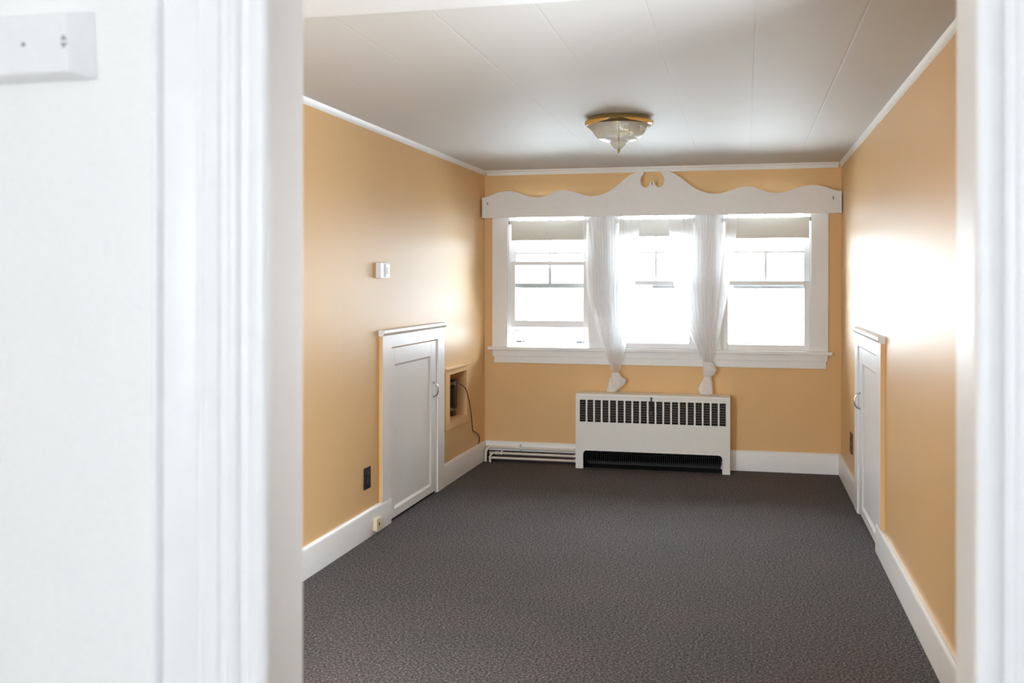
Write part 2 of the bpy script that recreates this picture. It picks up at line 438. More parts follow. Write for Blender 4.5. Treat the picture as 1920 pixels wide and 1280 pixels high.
# ceiling trims
def cove(t, h, n=5):
    return [(0, ZC), (0, ZC - h)] + [(t * (0.25 + 0.75 * (i / n) ** 1.6), ZC - h * (1 - (i / n)) ** 1.0) for i in range(n)] + [(t, ZC)]
bm = B(); prism(bm, cove(0.016, 0.032), 'Y', 2.88, YB - 0.001)
struct('trim_6', bm, M_WHITE, 'thin white moulding where left wall meets ceiling', 'ceiling moulding', 'L', 'auto')
bm = B(); prism(bm, cove(0.016, 0.032), 'Y', 2.88, YB - 0.001)
struct('trim_7', bm, M_WHITE, 'thin white moulding where right wall meets ceiling', 'ceiling moulding', 'R', 'auto')
bm = B(); prism(bm, [(0, ZC), (0, ZC - 0.036), (0.012, ZC - 0.036), (0.020, ZC - 0.028), (0.030, ZC - 0.014), (0.052, ZC - 0.010), (0.060, ZC)], 'X', -1.975, 0.68)
struct('trim_8', bm, M_TRIM, 'stepped white moulding above the window along the ceiling', 'ceiling moulding', 'B', 'auto')

# ------------------------------------------------------------------ window
units = [(-1.805, -1.160), (-0.956, -0.348), (-0.158, 0.494)]
bm = B()
box(bm, -1.930, -1.805, 0, 0.020, 0.899, 1.98, 0.003)
box(bm, 0.490, 0.612, 0, 0.020, 0.899, 1.98, 0.003)
box(bm, -1.160, -0.956, -0.12, 0.018, 0.899, 1.975, 0.003)
box(bm, -0.348, -0.158, -0.12, 0.018, 0.899, 1.975, 0.003)
box(bm, -1.930, 0.612, 0, 0.022, 1.975, 2.065, 0.003)
struct('trim_9', bm, M_TRIM, 'flat white casing boards around and between the three windows', 'window casing', 'B')
bm = B()
box(bm, -1.960, 0.640, -0.03, 0.052, 0.873, 0.899, 0.006, 3)
box(bm, -1.925, 0.607, 0, 0.030, 0.826, 0.873, 0.003)
box(bm, -1.915, 0.597, 0, 0.018, 0.772, 0.828, 0.003)
struct('trim_10', bm, M_TRIM, 'long white window sill with a stepped apron under it', 'window sill', 'B')

def sash(bm, x0, x1, z0, z1, o0, o1, st, top, bot):
    """a rectangular frame in end-wall coordinates"""
    box(bm, x0, x0 + st, o0, o1, z0, z1, 0.002, 1); box(bm, x1 - st, x1, o0, o1, z0, z1, 0.002, 1)
    box(bm, x0 + st, x1 - st, o0 + 0.001, o1 - 0.001, z1 - top, z1, 0.002, 1)
    box(bm, x0 + st, x1 - st, o0 + 0.001, o1 - 0.001, z0, z0 + bot, 0.002, 1)
poslab = ['left', 'middle', 'right']
for i, (a, b) in enumerate(units):
    raised = 0.152 if i == 0 else 0.0
    lab = ['left window with its lower sash pushed up and open', 'middle window between the two sheer curtains, sash closed', 'right window with closed sashes beside the right curtain'][i]
    t = thing('window_%d' % (i + 1), ((a + b) / 2, -0.06, 0.9), lab, 'window', side='B', kind='structure')
    bm = B()   # jamb liner + head + sloped sill
    box(bm, a, a + 0.010, -0.12, 0.0, 0.90, 1.97); box(bm, b - 0.010, b, -0.12, 0.0, 0.90, 1.97)
    box(bm, a, b, -0.12, 0.0, 1.962, 1.975); box(bm, a, b, -0.14, -0.028, 0.872, 0.900)
    obj('window_frame', bm, M_SASH, t, 'B')
    # upper sash
    bm = B(); sash(bm, a + 0.010, b - 0.010, 1.362, 1.962, -0.088, -0.062, 0.040, 0.032, 0.036)
    up = obj('upper_sash', bm, M_SASH, t, 'B')
    bm = B(); xc = (a + b) / 2
    box(bm, xc - 0.010, xc + 0.010, -0.086, -0.064, 1.398, 1.93)
    for zz in (1.636,):
        box(bm, a + 0.05, b - 0.05, -0.085, -0.065, zz - 0.009, zz + 0.009)
    obj('muntin', bm, M_SASH, up, 'B')
    bm = B(); box(bm, a + 0.048, b - 0.048, -0.077, -0.074, 1.396, 1.932); obj('pane', bm, M_PANE, up, 'B')
    # lower sash
    bm = B(); sash(bm, a + 0.010, b - 0.010, 0.900 + raised, 1.418 + raised, -0.054, -0.026, 0.040, 0.030, 0.040 if i else 0.052)
    lo = obj('lower_sash', bm, M_SASH, t, 'B')
    bm = B(); box(bm, a + 0.048, b - 0.048, -0.042, -0.039, 0.935 + raised, 1.39 + raised); obj('pane', bm, M_PANE, lo, 'B')
    # outer storm window
    bm = B(); sash(bm, a + 0.010, b - 0.010, 0.900, 1.962, -0.128, -0.108, 0.018, 0.03, 0.045)
    st = obj('storm_frame', bm, M_STORM if i == 0 else M_SASH, t, 'B')
    bm = B(); box(bm, a + 0.027, b - 0.027, -0.120, -0.117, 1.022 if i == 0 else 0.944, 1.933); obj('storm_pane', bm, M_DIMPANE, st, 'B')  # outer pane added to dim the daylight
    bm = B()
    if i == 0:
        box(bm, a + 0.03, b - 0.03, -0.110, -0.096, 1.012, 1.030)
        obj('storm_rail', bm, M_SASH, st, 'B')
        for xs in (a + 0.045, b - 0.115):
            bm = B(); box(bm, xs, xs + 0.045, -0.106, -0.092, 0.930, 0.939, 0.002, 1); box(bm, xs + 0.054, xs + 0.062, -0.106, -0.095, 0.930, 0.939)
            tag(obj('latch', bm, M_BLACK, st, 'B'), 'small black latch')
        for xs in (a + 0.035, b - 0.075):
            bm = B(); box(bm, xs, xs + 0.04, -0.100, -0.090, 1.018, 1.024)
            tag(obj('latch', bm, M_GREY, st, 'B'), 'small dark upper latch')
    else:
        bm.free()

# unseen window added in the right wall to brighten the room
t = thing('window_4', (-0.1, (SY0 + SY1) / 2, SZ0), 'side window in the right wall near the doorway', 'window', side='R', kind='structure')
bm = B()
for y0, y1 in ((SY0 + 0.01, (SY0 + SY1) / 2 - 0.02), ((SY0 + SY1) / 2 + 0.02, SY1 - 0.01)):
    box(bm, -0.10, -0.07, y0, y0 + 0.04, SZ0 + 0.01, SZ1 - 0.01); box(bm, -0.10, -0.07, y1 - 0.04, y1, SZ0 + 0.01, SZ1 - 0.01)
    box(bm, -0.10, -0.07, y0, y1, SZ0 + 0.01, SZ0 + 0.05); box(bm, -0.10, -0.07, y0, y1, SZ1 - 0.05, SZ1 - 0.01); box(bm, -0.10, -0.07, y0, y1, 1.38, 1.42)
box(bm, -0.12, -0.02, (SY0 + SY1) / 2 - 0.02, (SY0 + SY1) / 2 + 0.02, SZ0, SZ1)
obj('window_frame', bm, M_SASH, t, 'R')
bm = B(); box(bm, -0.087, -0.084, SY0 + 0.05, SY1 - 0.05, SZ0 + 0.05, SZ1 - 0.05); obj('pane', bm, M_PANE, t, 'R')

t = thing('window_5', ((FX0 + FX1) / 2, RY + 0.05, FZ0), 'tall narrow window beside the doorway', 'window', kind='structure')  # unseen, added to brighten surfaces that face the camera
bm = B()
for a, b in ((FX0 + 0.01, FX0 + 0.05), (FX1 - 0.05, FX1 - 0.01)): box(bm, a, b, RY + 0.03, RY + 0.06, FZ0, FZ1)
for a, b in ((FZ0, FZ0 + 0.04), (1.22, 1.26), (FZ1 - 0.04, FZ1)): box(bm, FX0 + 0.01, FX1 - 0.01, RY + 0.03, RY + 0.06, a, b)
obj('window_frame', bm, M_SASH, t)
bm = B(); box(bm, FX0 + 0.05, FX1 - 0.05, RY + 0.043, RY + 0.046, FZ0 + 0.04, FZ1 - 0.04); obj('pane', bm, M_PANE, t)

# ------------------------------------------------------------------ roller shades
for i, (a, b) in enumerate(units):
    lab = ['cream roller shade pulled a little way down left window', 'thin cream roller shade half seen between the two curtains', 'cream roller shade at the top of right window'][i]
    zb = [1.734, 1.756, 1.736][i]
    t = thing('roller_shade', ((a + b) / 2, -0.012, zb), lab, 'shade', 'roller shades in the windows', side='B')
    bm = B(); tube(bm, [(a + 0.014, -0.002, 1.876), (b - 0.014, -0.002, 1.876)], 0.016, 20)
    obj('roller', bm, M_SHADE, t, 'B', 'auto')
    bm = B(); box(bm, a + 0.030, b - 0.018, 0.0125, 0.0140, zb + 0.016, 1.876)
    obj('shade_cloth', bm, M_SHADE2 if i == 1 else M_SHADE, t, 'B')
    bm = B(); box(bm, a + 0.030, b - 0.018, 0.0095, 0.0170, zb, zb + 0.020, 0.003)
    obj('hem_bar', bm, M_SHADE2 if i == 1 else M_SHADE, t, 'B')
    for xs in (a + 0.004, b - 0.016):
        bm = B(); box(bm, xs, xs + 0.012, -0.012, 0.008, 1.862, 1.888, 0.002)
        tag(obj('bracket', bm, M_NAIL, t, 'B'), 'small metal bracket')

# ------------------------------------------------------------------ valance
CX = -0.664
half = [(-1.985, 2.067), (-1.967, 2.067), (-1.927, 2.077), (-1.87, 2.1), (-1.814, 2.112), (-1.766, 2.113), (-1.719, 2.106), (-1.663, 2.088),
        (-1.607, 2.070), (-1.544, 2.061), (-1.482, 2.069), (-1.427, 2.091), (-1.38, 2.107), (-1.333, 2.113), (-1.287, 2.106), (-1.232, 2.088),
        (-1.178, 2.071), (-1.125, 2.063), (-1.071, 2.068), (-1.01, 2.087), (-0.957, 2.116), (-0.911, 2.153), (-0.866, 2.191), (-0.821, 2.221),
        (-0.775, 2.237), (-0.732, 2.239), (-0.727, 2.225), (-0.745, 2.206), (-0.754, 2.176), (-0.749, 2.142), (-0.730, 2.122), (-0.704, 2.119), (-0.685, 2.137), (-0.678, 2.158)]
fine = [tuple(p)[:2] for p in smooth_path([(x, z, 0) for x, z in half[:25]], 4)] + half[25:]
rx = 0.694
def rmap(x):  # right half is a little longer than the left one
    d = CX - x
    return CX + d * (rx - CX) / (1.985 + CX)
right = [(rmap(x), z) for x, z in fine][::-1]
outline = fine + [(CX, 2.172)] + right + [(rx, 1.909), (-1.985, 1.909)]
vt = thing('window_valance', (CX, 0.06, 1.909), 'white scalloped wooden valance board with split peak above the windows', 'valance', side='B')
bm = B(); prism(bm, outline, 'Y', 0.108, 0.128)
obj('board', bm, M_TRIM, vt, 'B')
for x0 in (-1.983, rx - 0.020):
    bm = B(); box(bm, x0, x0 + 0.018, 0.0, 0.109, 1.911, 2.05, 0.002, 1)
    obj('end_return', bm, M_TRIM, vt, 'B')
for hx, hz in ((-1.938, 2.020), (-0.664, 2.150), (0.634, 2.020)):
    bm = B(); tube(bm, smooth_path([(hx, 0.128, hz + 0.008), (hx, 0.140, hz + 0.006), (hx, 0.142, hz - 0.006), (hx, 0.134, hz - 0.012)], 4), 0.0028, 8)
    tag(obj('hook', bm, M_NAIL, vt, 'B', 'auto'), 'small steel hook')

# ------------------------------------------------------------------ curtains
def lerp_tab(tab, z):
    tab = sorted(tab, key=lambda q: q[1])
    if z <= tab[0][1]: return tab[0][0]
    for (x0, z0), (x1, z1) in zip(tab, tab[1:]):
        if z <= z1:
            t = (z - z0) / (z1 - z0); return x0 + (x1 - x0) * t
    return tab[-1][0]
def curtain(name, left, right_, zk, lab, dense, seed):
    rnd = random.Random(seed)
    t = thing('sheer_curtain', ((left[-1][0] + right_[-1][0]) / 2, 0.085, zk), lab, 'curtain', 'sheer curtains tied in knots', side='B')
    bm = B(); NR, NC = 90, 220
    top = 1.965
    ph = [rnd.uniform(0, 6.28) for _ in range(6)]
    grid = []
    for r in range(NR + 1):
        z = top + (zk - top) * r / NR
        # smoothed edges
        xl = sum(lerp_tab(left, z + d) for d in (-0.06, -0.03, 0, 0.03, 0.06)) / 5
        xr = sum(lerp_tab(right_, z + d) for d in (-0.06, -0.03, 0, 0.03, 0.06)) / 5
        if z < zk + 0.06: xl, xr = lerp_tab(left, z), lerp_tab(right_, z)
        wdt = xr - xl
        row = []
        q = (top - z) / (top - zk)
        for c in range(NC + 1):
            u = c / NC
            # gather most of the cloth over the dense band, leave the flank thin
            s = u
            d0, d1, k = dense
            wgt = lambda v: (v if v < d0 else v)
            # piecewise: band [d0,d1] of the width holds k of the cloth
            ca = (1 - k) * d0 / (1 - (d1 - d0)); cb = ca + k
            if s < ca: e = s / max(ca, 1e-6) * d0
            elif s < cb: e = d0 + (s - ca) / k * (d1 - d0)
            else: e = d1 + (s - cb) / max(1 - cb, 1e-6) * (1 - d1)
            fold = math.sin(u * 2 * math.pi * 17 + ph[0] + 1.1 * math.sin(u * 9 + ph[1]) + 0.5 * math.sin(z * 2.2 + u * 5))
            f2 = math.sin(u * 2 * math.pi * 7 + ph[2] + 0.8 * math.sin(z * 1.7 + ph[3]))
            edge = min(1, 12 * u, 12 * (1 - u))
            x = xl + wdt * e + wdt * 0.018 * edge * math.cos(u * 2 * math.pi * 17 + ph[0]) * (0.6 + q) + wdt * 0.02 * edge * f2 * q
            amp = 0.006 + 0.010 * q
            squeeze = 0.5 + 0.5 * min(1, wdt / 0.2)
            y = 0.082 + edge * squeeze * (amp * fold + 0.006 * f2) + 0.012 * q
            row.append(bm.verts.new((x, y, z)))
        grid.append(row)
    for r in range(NR):
        for c in range(NC):
            bm.faces.new((grid[r][c], grid[r][c + 1], grid[r + 1][c + 1], grid[r + 1][c]))
    obj('sheer_panel', bm, M_SHEER, t, 'B', True)
    return t
def blob(bm, path, rx_, ry_, seg=28, folds=7, amp=0.12, ph=0.0):
    """bunched cloth: rings along a path in the (x, z) plane of the end wall with pleats"""
    P = smooth_path(path, 6); n = len(P)
    rings = []
    for i, p in enumerate(P):
        t = i / (n - 1) * (len(rx_) - 1); k = min(int(t), len(rx_) - 2); f = t - k
        f = f * f * (3 - 2 * f)
        a = rx_[k] + (rx_[k + 1] - rx_[k]) * f; b = ry_[k] + (ry_[k + 1] - ry_[k]) * f
        ring = []
        for s in range(seg):
            an = 2 * math.pi * s / seg
            m = 1 + amp * math.sin(folds * an + ph + 0.25 * i)
            ring.append(bm.verts.new((p.x + a * m * math.cos(an), p.y + b * m * math.sin(an), p.z)))
        rings.append(ring)
    for a, b in zip(rings, rings[1:]):
        for s in range(seg): bm.faces.new((a[s], a[(s + 1) % seg], b[(s + 1) % seg], b[s]))
    bm.faces.new(rings[0][::-1]); bm.faces.new(rings[-1])
c1 = curtain('sheer_curtain', [(-1.215, 1.965), (-1.206, 1.913), (-1.177, 1.607), (-1.164, 1.321), (-1.102, 1.117), (-1.061, 0.955), (-1.008, 0.834), (-0.983, 0.753), (-0.965, 0.715)],
             [(-0.745, 1.965), (-0.758, 1.907), (-0.794, 1.403), (-0.83, 1.12), (-0.865, 0.917), (-0.888, 0.796), (-0.905, 0.745), (-0.920, 0.715)], 0.715,
             'sheer white curtain left of the middle window, knotted low', (0.04, 0.76, 0.86), 3)
bm = B(); blob(bm, [(-0.942, 0.094, 0.722), (-0.938, 0.096, 0.695), (-0.925, 0.098, 0.665), (-0.932, 0.098, 0.635), (-0.955, 0.10, 0.605), (-0.970, 0.102, 0.580), (-0.972, 0.102, 0.571)],
              [0.024, 0.036, 0.062, 0.062, 0.045, 0.034, 0.026], [0.018, 0.026, 0.036, 0.036, 0.028, 0.020, 0.014], seg=56, folds=8, amp=0.07, ph=0.4)
obj('knot', bm, M_SHEERK, c1, 'B', True)
c2 = curtain('sheer_curtain', [(-0.558, 1.965), (-0.550, 1.904), (-0.51, 1.403), (-0.439, 1.124), (-0.348, 0.926), (-0.309, 0.839), (-0.290, 0.80)],
             [(-0.022, 1.965), (-0.031, 1.897), (-0.08, 1.523), (-0.107, 1.325), (-0.146, 1.127), (-0.184, 0.928), (-0.211, 0.829), (-0.226, 0.80)], 0.80,
             'sheer white curtain right of the middle window, knotted at sill height', (0.22, 0.82, 0.84), 8)
bm = B(); blob(bm, [(-0.258, 0.096, 0.815), (-0.248, 0.100, 0.785), (-0.236, 0.104, 0.755), (-0.245, 0.102, 0.725), (-0.252, 0.100, 0.705)],
              [0.030, 0.042, 0.048, 0.040, 0.026], [0.022, 0.034, 0.040, 0.032, 0.018], seg=56, folds=5, amp=0.07, ph=1.4)
obj('knot', bm, M_SHEERK, c2, 'B', True)
bm = B(); blob(bm, [(-0.252, 0.100, 0.712), (-0.256, 0.100, 0.685), (-0.264, 0.100, 0.645), (-0.270, 0.10, 0.610), (-0.267, 0.10, 0.585), (-0.266, 0.10, 0.572)],
              [0.020, 0.028, 0.044, 0.053, 0.048, 0.040], [0.014, 0.020, 0.028, 0.032, 0.028, 0.02], seg=56, folds=6, amp=0.10, ph=0.2)
obj('tail', bm, M_SHEERK, c2, 'B', True)

# ------------------------------------------------------------------ heater
HX0, HX1, HF = -1.232, -0.088, 0.200
ht = thing('convector_heater', ((HX0 + HX1) / 2, 0.1, 0.0), 'cream metal convector heater cabinet standing under the middle window', 'heater', side='B')
bm = B()
box(bm, HX0, HX1, 0.001, HF, 0.535, 0.566, 0.010, 3)                 # top
GX0, GX1, GZ0, GZ1 = -1.200, -0.120, 0.354, 0.520
box(bm, HX0 + 0.001, HX1 - 0.001, HF - 0.012, HF - 0.0005, GZ1, 0.545)
box(bm, HX0 + 0.001, GX0, HF - 0.012, HF - 0.0005, GZ0, GZ1); box(bm, GX1, HX1 - 0.001, HF - 0.012, HF - 0.0005, GZ0, GZ1)
n = 19; pit = (GX1 - GX0 + 0.0125) / n
for k in range(1, n):
    xb = GX0 + k * pit - 0.0125
    box(bm, xb, xb + 0.0125, HF - 0.012, HF - 0.0005, GZ0, GZ1)
OX0, OX1, OZ = -1.176, -0.142, 0.140
r = 0.03
lower = [(HX0 + 0.001, GZ0), (HX0 + 0.001, 0.0), (OX0, 0.0)] + [(OX0 + r - r * math.cos(math.radians(a)), OZ - r + r * math.sin(math.radians(a))) for a in range(0, 91, 15)] \
    + [(OX1 - r + r * math.sin(math.radians(a)), OZ - r + r * math.cos(math.radians(a))) for a in range(0, 91, 15)] + [(OX1, 0.0), (HX1 - 0.001, 0.0), (HX1 - 0.001, GZ0)]
prism(bm, lower, 'Y', HF - 0.012, HF - 0.0005)
box(bm, HX0, HX0 + 0.012, 0.001, HF - 0.002, 0.0, 0.552, 0.002, 1); box(bm, HX1 - 0.012, HX1, 0.001, HF - 0.002, 0.0, 0.552, 0.002, 1)
obj('cabinet', bm, M_HEATER, ht, 'B')
# rolled lip around lower opening and under grille
bm = B()
path = [(OX0, HF, 0.002)] + [(OX0 + r - r * math.cos(math.radians(a)), HF, OZ - r + r * math.sin(math.radians(a))) for a in range(0, 91, 15)] \
    + [(OX1 - r + r * math.sin(math.radians(a)), HF, OZ - r + r * math.cos(math.radians(a))) for a in range(0, 91, 15)] + [(OX1, HF, 0.002)]
tube(bm, path, 0.0035, 8)
obj('opening_lip', bm, M_HEATER, ht, 'B', 'auto')
bm = B()
for k in range(9):
    z = GZ0 + 0.006 + k * 0.0185
    prism(bm, [(HF - 0.034, z), (HF - 0.014, z + 0.011), (HF - 0.014, z + 0.0135), (HF - 0.034, z + 0.0025)], 'X', HX0 + 0.014, HX1 - 0.014)
tag(obj('grille', bm, M_FIN, ht, 'B'), 'dull brown louvres behind the slots')
bm = B()
box(bm, HX0 + 0.012, HX1 - 0.012, 0.001, 0.012, 0.001, 0.535); box(bm, HX0 + 0.013, HX1 - 0.013, 0.014, HF - 0.05, 0.535 - 0.008, 0.534)
box(bm, HX0 + 0.013, HX1 - 0.013, 0.014, HF - 0.05, 0.34, 0.35); box(bm, HX0 + 0.012, HX1 - 0.012, 0.010, HF - 0.014, 0.001, 0.006); box(bm, HX0 + 0.012, HX0 + 0.016, 0.01, HF - 0.014, 0.001, 0.53); box(bm, HX1 - 0.016, HX1 - 0.012, 0.01, HF - 0.014, 0.001, 0.53)
tag(obj('inner_lining', bm, M_DARK, ht, 'B'), 'dark inside of the heater')
bm = B()
for k in range(70):
    x = OX0 + 0.01 + k * 0.0146
    box(bm, x, x + 0.002, 0.03, HF - 0.05, 0.045, 0.15)
tube(bm, [(HX0 + 0.02, 0.09, 0.10), (HX1 - 0.02, 0.09, 0.10)], 0.012, 10)
tag(obj('heating_element', bm, M_DARK, ht, 'B'), 'dark finned heating element')
bm = B()
tube(bm, [(-0.662, HF + 0.004, 0.545), (-0.662, HF + 0.006, 0.44)], 0.0045, 8)
box(bm, -0.668, -0.656, HF, HF + 0.012, 0.520, 0.552, 0.002, 1)
prism(bm, [(-0.670, 0.452), (-0.654, 0.452), (-0.651, 0.436), (-0.657, 0.418), (-0.667, 0.418), (-0.673, 0.436)], 'Y', HF + 0.001, HF + 0.009)
tag(obj('damper_key', bm, M_BLACK, ht, 'B'), 'black damper key hanging at the middle of the grille')

# pipes
pz = [0.106, 0.064, 0.030]
pl = ['topmost painted heating pipe running along the baseboard into the heater', 'middle painted heating pipe along the baseboard by the heater', 'lowest painted heating pipe running just above the carpet']
po = [0.032, 0.050, 0.062]
for i in range(3):
    z, o_ = pz[i], po[i]
    if i == 0:
        pts = [(-1.965, o_ + 0.05, 0.0), (-1.965, o_ + 0.05, z - 0.05), (-1.962, o_ + 0.045, z - 0.018), (-1.945, o_ + 0.02, z), (-1.91, o_, z + 0.001), (HX0 + 0.006, o_, z - 0.004)]
    elif i == 1:
        pts = [(-1.925, o_ + 0.05, 0.0), (-1.925, o_ + 0.05, z - 0.028), (-1.920, o_ + 0.04, z - 0.008), (-1.905, o_ + 0.015, z), (-1.88, o_, z), (HX0 + 0.006, o_, z - 0.002)]
    else:
        pts = [(-1.905, o_ + 0.02, z), (-1.88, o_ + 0.012, z), (HX0 + 0.006, o_, z - 0.002)]
    t = thing('heating_pipe', (-1.6, o_, z), pl[i], 'pipe', 'painted heating pipes by the baseboard', side='B')
    bm = B(); tube(bm, smooth_path(pts, 5), 0.0095 if i else 0.011, 12)
    obj('pipe', bm, M_PIPE, t, 'B', 'auto')
    for cx in ([-1.93, -1.27] if i == 0 else [-1.895, -1.265]):
        if i == 2 and cx < -1.5: continue
        bm = B(); tube(bm, [(cx, o_, z), (cx + 0.03, o_, z)], 0.0135, 12)
        obj('fitting', bm, M_PIPE, t, 'B', 'auto')
    if i == 0:
        bm = B(); box(bm, -1.704, -1.692, 0.018, o_ + 0.013, z - 0.02, z + 0.03, 0.002, 1); obj('clip', bm, M_PIPE, t, 'B')
    if i == 1:
        bm = B(); box(bm, -1.852, -1.838, 0.004, o_ + 0.014, z - 0.012, z + 0.016, 0.003, 1); obj('clip', bm, M_PIPE, t, 'B')

# ------------------------------------------------------------------ small access doors
def access_door(idx, side, fy0, fy1, dy0, dy1, panel, lab):
    t = thing('door_%d' % idx, (0.0, (fy0 + fy1) / 2, 0.0), lab, 'door', side=side, kind='structure')
    zt = 1.100
    bm = B()
    box(bm, 0, 0.022, fy0 + 0.012, dy0 - 0.004, 0.150, zt, 0.002)       # near leg stands on the baseboard
    box(bm, 0, 0.022, dy1 + 0.022, fy1 - 0.008, 0, zt, 0.002)
    box(bm, 0, 0.0215, dy0 - 0.010, dy1 + 0.030, 1.026, zt, 0.002)
    obj('door_casing', bm, M_WHITE, t, side)
    bm = B(); box(bm, 0, 0.0212, fy0 + 0.0105, fy0 + 0.0130, 0.152, zt)
    tag(obj('painted_edge', bm, M_WALL, t, side), 'peach painted side edge')
    bm = B(); box(bm, 0.0, 0.003, dy0, dy1, 0.0, 0.020)  # thin dark box paints in the shade of the door gap
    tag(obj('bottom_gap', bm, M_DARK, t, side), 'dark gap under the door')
    bm = B(); prism(bm, [(0, zt - 0.002), (0.026, zt - 0.002), (0.030, zt + 0.006), (0.036, zt + 0.014), (0.036, zt + 0.030), (0, zt + 0.034)], 'Y', fy0, fy1)
    obj('cap_moulding', bm, M_WHITE, t, side)
    bm = B(); box(bm, 0, 0.014, dy1 + 0.004, dy1 + 0.021, 0, 1.024, 0.002)
    obj('door_stop', bm, M_WHITE, t, side)
    bm = B()
    zb, z1 = 0.016, 1.018; p0, p1, q0, q1 = panel
    o1 = 0.013
    box(bm, 0.0, o1, dy0, p0, zb, z1, 0.0015, 1); box(bm, 0.0, o1, p1, dy1, zb, z1, 0.0015, 1)
    box(bm, 0.0, o1 - 0.0002, p0, p1, q1, z1, 0.0015, 1); box(bm, 0.0, o1 - 0.0002, p0, p1, zb, q0, 0.0015, 1)
    obj('door_frame', bm, M_WHITE, t, side)
    bm = B()
    box(bm, 0.0, 0.003, p0, p1, q0, q1)
    m_ = 0.012
    prism(bm, [(0.003, q0), (0.010, q0), (0.003, q0 + m_)], 'Y', p0, p1)
    prism(bm, [(0.003, q1), (0.003, q1 - m_), (0.010, q1)], 'Y', p0, p1)
    for yy, s in ((p0, 1), (p1, -1)):
        prism(bm, [(0.003, yy), (0.010, yy), (0.003, yy + s * m_)], 'Z', q0, q1)
    obj('door_panel', bm, M_WHITE, t, side)
    hy = dy1 - 0.048
    bm = B()
    pts = [(0.012, hy, 0.742)] + [(0.014 + 0.032 * math.sin(math.radians(a)), hy, 0.695 + 0.046 * math.cos(math.radians(a))) for a in range(15, 166, 15)] + [(0.012, hy, 0.648)]
    tube(bm, pts, 0.0048, 10)
    for zz in (0.742, 0.648): tube(bm, [(0.011, hy, zz), (0.016, hy, zz)], 0.009, 12)
    tag(obj('handle', bm, M_CHROME, t, side, 'auto'), 'curved chrome pull handle')
    for zz in (0.25, 0.86):
        bm = B(); tube(bm, [(0.014, dy0 - 0.002, zz - 0.025), (0.014, dy0 - 0.002, zz + 0.025)], 0.004, 8)
        obj('hinge', bm, M_WHITE, t, side, 'auto')
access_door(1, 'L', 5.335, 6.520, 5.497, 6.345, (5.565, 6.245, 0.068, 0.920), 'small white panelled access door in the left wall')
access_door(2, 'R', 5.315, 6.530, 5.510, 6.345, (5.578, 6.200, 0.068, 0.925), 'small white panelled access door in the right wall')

# ------------------------------------------------------------------ niche frame and adapter
bm = B()
a0, a1, b0, b1 = 6.555, 7.125, 0.372, 0.800
box(bm, -0.002, 0.016, a0, NY0, b0, b1, 0.003); box(bm, -0.002, 0.016, NY1, a1, b0, b1, 0.003)
box(bm, -0.002, 0.0155, NY0 - 0.004, NY1 + 0.004, b0, NZ0, 0.003); box(bm, -0.002, 0.0155, NY0 - 0.004, NY1 + 0.004, NZ1, b1, 0.003)
box(bm, 0.0, 0.028, a0, a1 + 0.006, b1 - 0.006, b1 + 0.010, 0.003)
struct('trim_11', bm, M_WALL, 'peach picture-frame trim around the small niche', 'niche trim', 'L')

pa = thing('power_adapter', (-0.10, 7.02, NZ0), 'black power adapter block with cable standing in the wall niche', 'power adapter', side='L')
bm = B(); box(bm, -0.135, -0.046, 6.965, 7.040, NZ0 + 0.055, NZ0 + 0.215, 0.010, 3)
prism(bm, [(-0.128, NZ0 + 0.21), (-0.048, NZ0 + 0.21), (-0.040, NZ0 + 0.268), (-0.120, NZ0 + 0.268)], 'Y', 6.97, 7.035)
obj('adapter_body', bm, M_BLACK, pa, 'L', 'auto')
bm = B(); box(bm, -0.137, -0.058, 6.963, 7.042, NZ0 + 0.040, NZ0 + 0.064, 0.004)
tag(obj('band', bm, M_GREY, pa, 'L'), 'grey band near the foot')
bm = B(); box(bm, -0.132, -0.060, 6.968, 7.038, NZ0 + 0.0005, NZ0 + 0.042, 0.006)
tag(obj('base_plug', bm, M_BROWN, pa, 'L'), 'dark brown lower plug')
bm = B(); tube(bm, smooth_path([(-0.105, 7.0, NZ0 + 0.262), (-0.125, 6.97, NZ0 + 0.29), (-0.13, 6.9, NZ0 + 0.315), (-0.125, 6.84, NZ0 + 0.28), (-0.14, 6.80, NZ0 + 0.2)], 6), 0.004, 8)
tube(bm, smooth_path([(-0.112, 7.01, NZ0 + 0.262), (-0.128, 6.99, NZ0 + 0.275), (-0.14, 6.93, NZ0 + 0.28), (-0.145, 6.88, NZ0 + 0.22)], 6), 0.004, 8)
obj('coiled_lead', bm, M_BLACK, pa, 'L', 'auto')
bm = B(); tube(bm, [(-0.070, 6.975, NZ0 + 0.240), (-0.040, 6.962, NZ0 + 0.244)], 0.015, 12)
tag(obj('cable_plug', bm, M_GREY, pa, 'L', 'auto'), 'small grey cable plug')
bm = B(); tube(bm, smooth_path([(-0.042, 6.963, NZ0 + 0.244), (-0.01, 6.98, NZ0 + 0.238), (0.020, 7.03, NZ0 + 0.195), (0.026, 7.10, NZ0 + 0.10), (0.020, 7.17, 0.43), (0.010, 7.235, 0.34), (0.006, 7.275, 0.280),
                               (0.012, 7.32, 0.262), (0.012, 7.40, 0.235), (0.008, 7.45, 0.205), (0.007, 7.455, 0.175), (0.010, 7.42, 0.157)], 7), 0.0035, 8)
tag(obj('cable', bm, M_CORD, pa, 'L', 'auto'), 'thin dark brown cable hanging down the wall')

